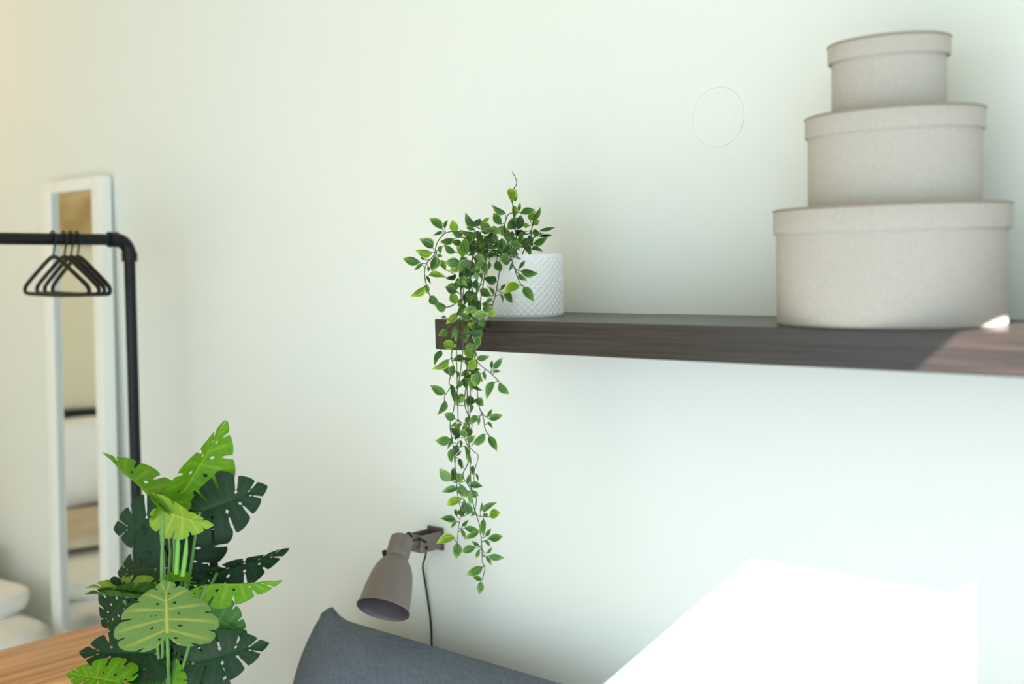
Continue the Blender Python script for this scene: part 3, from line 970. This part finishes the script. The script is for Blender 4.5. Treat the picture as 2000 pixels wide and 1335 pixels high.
def monstera_mesh(m, fold=.25, droop=.25, cup=0.0, slit=.5, seed=0, holes=True):
    rnd = random.Random(seed)
    bm = bmesh.new()
    vl = bm.verts.layers.float.new('vein')
    lobes = [0, .24, .42, .58, .73, .87, 1.0]
    taus = [0, .07, .2, .36, .46, .54, .64, .8, .93, 1]
    ss = [0, .018, .05, .12, .2, .28, .36, .44, .52, .6, .68, .76, .84, .91, .96, 1.0]
    ph = rnd.uniform(0, 6)
    for side in (1, -1):
        for li in range(len(lobes) - 1):
            t0, t1 = lobes[li], lobes[li + 1]
            s0 = {0: 1.1}.get(li, slit + rnd.uniform(-.08, .10))      # slit between this lobe and the one before
            s1 = 1.1 if li == len(lobes) - 2 else slit + rnd.uniform(-.08, .10)
            if li == 0: s0 = 1.1
            rnd2 = random.Random(seed * 31 + li * 2 + (side > 0))
            s0 = 1.1 if li == 0 else slit + random.Random(seed * 77 + li + 50 * side).uniform(-.10, .12)
            s1 = 1.1 if li == len(lobes) - 2 else slit + random.Random(seed * 77 + li + 1 + 50 * side).uniform(-.10, .12)
            grid = []
            for ta in taus:
                row = []
                for s in ss:
                    def gap(sl):
                        g = 0
                        if s > sl: g = .05 * min(1, (s - sl) / .08) ** .6 * (1 + 1.1 * (s - sl))
                        elif holes and .20 < s < .36 and sl < 1: g = .11 * math.sin((s - .20) / .16 * math.pi)
                        return g
                    ga, gb = gap(s0), gap(s1)
                    te = ga + ta * (1 - ga - gb)
                    tt = t0 + (t1 - t0) * te
                    ox, oy = heart(tt)
                    my = max(0.0, (tt - .22) / .78) * 1.0
                    my = my * .98
                    rnd_tip = 1 - .075 * abs(2 * ta - 1) ** 3.0 * (1 if (s0 < 1 or s1 < 1) else .2)
                    sx = s * rnd_tip
                    x = ox * sx
                    y = my * .86 * (1 - sx) + oy * sx + .05 * math.sin(sx * math.pi) * (oy - my * .86)
                    z = fold * x - droop * (y * y) * .8 - cup * (x * x) * 2.2 + .012 * math.sin(tt * 19 + ph + side) * s * s
                    mid_v = math.exp(-((ta - .5) / .055) ** 2) * min(1, (1.02 - s) * 2.5) * .8
                    rib = math.exp(-(s / .028) ** 2)
                    vz = .004 * (mid_v + rib)
                    v = bm.verts.new((x * side, y, z - vz))
                    v[vl] = min(1.0, max(mid_v, rib))
                    row.append(v)
                grid.append(row)
            for a, b in zip(grid, grid[1:]):
                for k in range(len(ss) - 1):
                    q = (a[k], a[k + 1], b[k + 1], b[k])
                    bm.faces.new(q if side > 0 else q[::-1])
    bmesh.ops.remove_doubles(bm, verts=bm.verts, dist=1e-5)
    me = bpy.data.meshes.new('leaf')
    bm.to_mesh(me)
    bm.free()
    for p in me.polygons: p.use_smooth = True
    me.materials.append(m)
    return me


# base x, y, tip x, y (traced in the zoomed photo), depth of base and tip off the plant's centre, width, spin, shape
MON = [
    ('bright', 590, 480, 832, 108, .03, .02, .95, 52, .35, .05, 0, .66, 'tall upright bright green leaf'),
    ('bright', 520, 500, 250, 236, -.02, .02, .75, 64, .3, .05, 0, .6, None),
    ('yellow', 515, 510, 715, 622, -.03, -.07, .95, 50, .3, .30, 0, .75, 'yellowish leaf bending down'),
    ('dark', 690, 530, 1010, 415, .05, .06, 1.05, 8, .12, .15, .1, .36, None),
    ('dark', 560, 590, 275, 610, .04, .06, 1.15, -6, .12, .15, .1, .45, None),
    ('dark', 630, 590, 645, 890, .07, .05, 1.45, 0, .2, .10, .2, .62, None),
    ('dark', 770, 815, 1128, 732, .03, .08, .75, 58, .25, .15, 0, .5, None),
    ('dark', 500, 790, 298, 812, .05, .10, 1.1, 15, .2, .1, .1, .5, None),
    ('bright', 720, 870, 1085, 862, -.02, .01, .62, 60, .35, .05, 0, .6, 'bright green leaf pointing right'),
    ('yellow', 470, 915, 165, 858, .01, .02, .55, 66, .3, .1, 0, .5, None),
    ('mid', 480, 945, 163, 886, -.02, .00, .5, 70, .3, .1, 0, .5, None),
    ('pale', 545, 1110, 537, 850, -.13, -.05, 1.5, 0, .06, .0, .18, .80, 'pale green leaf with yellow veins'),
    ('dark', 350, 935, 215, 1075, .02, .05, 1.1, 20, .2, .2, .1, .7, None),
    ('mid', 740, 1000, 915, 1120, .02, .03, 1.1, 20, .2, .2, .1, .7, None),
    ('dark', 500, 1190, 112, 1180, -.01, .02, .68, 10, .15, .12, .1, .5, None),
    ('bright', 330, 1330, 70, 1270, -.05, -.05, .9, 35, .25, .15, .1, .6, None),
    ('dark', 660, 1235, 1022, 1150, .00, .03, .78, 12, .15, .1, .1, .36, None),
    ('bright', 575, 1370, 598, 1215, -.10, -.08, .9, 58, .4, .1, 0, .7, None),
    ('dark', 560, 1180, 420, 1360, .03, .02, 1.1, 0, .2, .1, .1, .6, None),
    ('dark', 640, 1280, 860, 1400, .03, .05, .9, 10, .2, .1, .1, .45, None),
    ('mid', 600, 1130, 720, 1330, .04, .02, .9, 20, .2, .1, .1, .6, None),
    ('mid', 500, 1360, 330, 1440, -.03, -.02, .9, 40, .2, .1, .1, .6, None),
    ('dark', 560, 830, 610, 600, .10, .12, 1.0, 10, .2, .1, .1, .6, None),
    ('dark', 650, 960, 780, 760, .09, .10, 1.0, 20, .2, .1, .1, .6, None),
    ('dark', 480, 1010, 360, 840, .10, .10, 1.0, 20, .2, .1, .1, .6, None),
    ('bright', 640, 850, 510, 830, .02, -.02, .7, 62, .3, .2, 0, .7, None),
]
mm = random.Random(3)
for i, (mt, bx, by, tx, ty, zb, zt, W, spin, fold, droop, cup, slit, lab) in enumerate(MON):
    base, tip = mc(bx, by, MZ + zb), mc(tx, ty, MZ + zt)
    Yv = tip - base
    ln = Yv.length / 1.02
    Yv.normalize()
    toc = (CAM - base).normalized()
    Zv = (toc - Yv * toc.dot(Yv)).normalized()
    Zv = Matrix.Rotation(math.radians(spin), 3, Yv) @ Zv
    Xv = Yv.cross(Zv)
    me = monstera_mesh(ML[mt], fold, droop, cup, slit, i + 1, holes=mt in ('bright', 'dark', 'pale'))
    o = bpy.data.objects.new('leaf', me)
    COL.objects.link(o)
    o.parent = t
    X, Z = Xv * ln * W, Zv * ln
    Y = Yv * ln
    o.matrix_local = Matrix.Translation(-mroot) @ Matrix(((X.x, Y.x, Z.x, base.x), (X.y, Y.y, Z.y, base.y), (X.z, Y.z, Z.z, base.z), (0, 0, 0, 1)))
    if lab: o['label'] = lab
    # leaf stalk down to the crown of the plant
    bm = bmesh.new()
    foot = crown + Vector((mm.uniform(-.012, .012), mm.uniform(-.012, .012), 0))
    c1 = Vector((base.x * .75 + foot.x * .25, base.y * .75 + foot.y * .25, base.z - .3 * (base.z - foot.z) if base.z > foot.z else foot.z))
    c2 = foot.lerp(c1, .45)
    add_tube(bm, spline([base + Yv * .004, base.lerp(c1, .5) - Zv * .004, c1, c2, foot], 4), .0032, 8)
    bmesh.ops.translate(bm, verts=bm.verts, vec=-mroot)
    obj('leaf_stalk', bm, M['petiole'], t)
for pts, r, mk in (([(597, 622), (596, 690), (588, 820)], [.0012, .0042, .005], 'petiole_light'), ([(637, 640), (632, 720), (618, 830)], [.0015, .0042, .005], 'petiole_light')):
    bm = bmesh.new()
    add_tube(bm, spline([mc(x, y, MZ - .03) for x, y in pts], 6), [r[0] + (r[1] - r[0]) * min(1, i / 6) for i in range(13)], 10)
    bmesh.ops.translate(bm, verts=bm.verts, vec=-mroot)
    obj('young_shoot', bm, M[mk], t)
bm = bmesh.new()
add_tube(bm, [crown, crown.lerp(Vector((mroot.x, mroot.y, .3)), .5), Vector((mroot.x, mroot.y, .17))], [.012, .016, .02], 12)
bmesh.ops.translate(bm, verts=bm.verts, vec=-mroot)
obj('trunk', bm, M['petiole'], t)
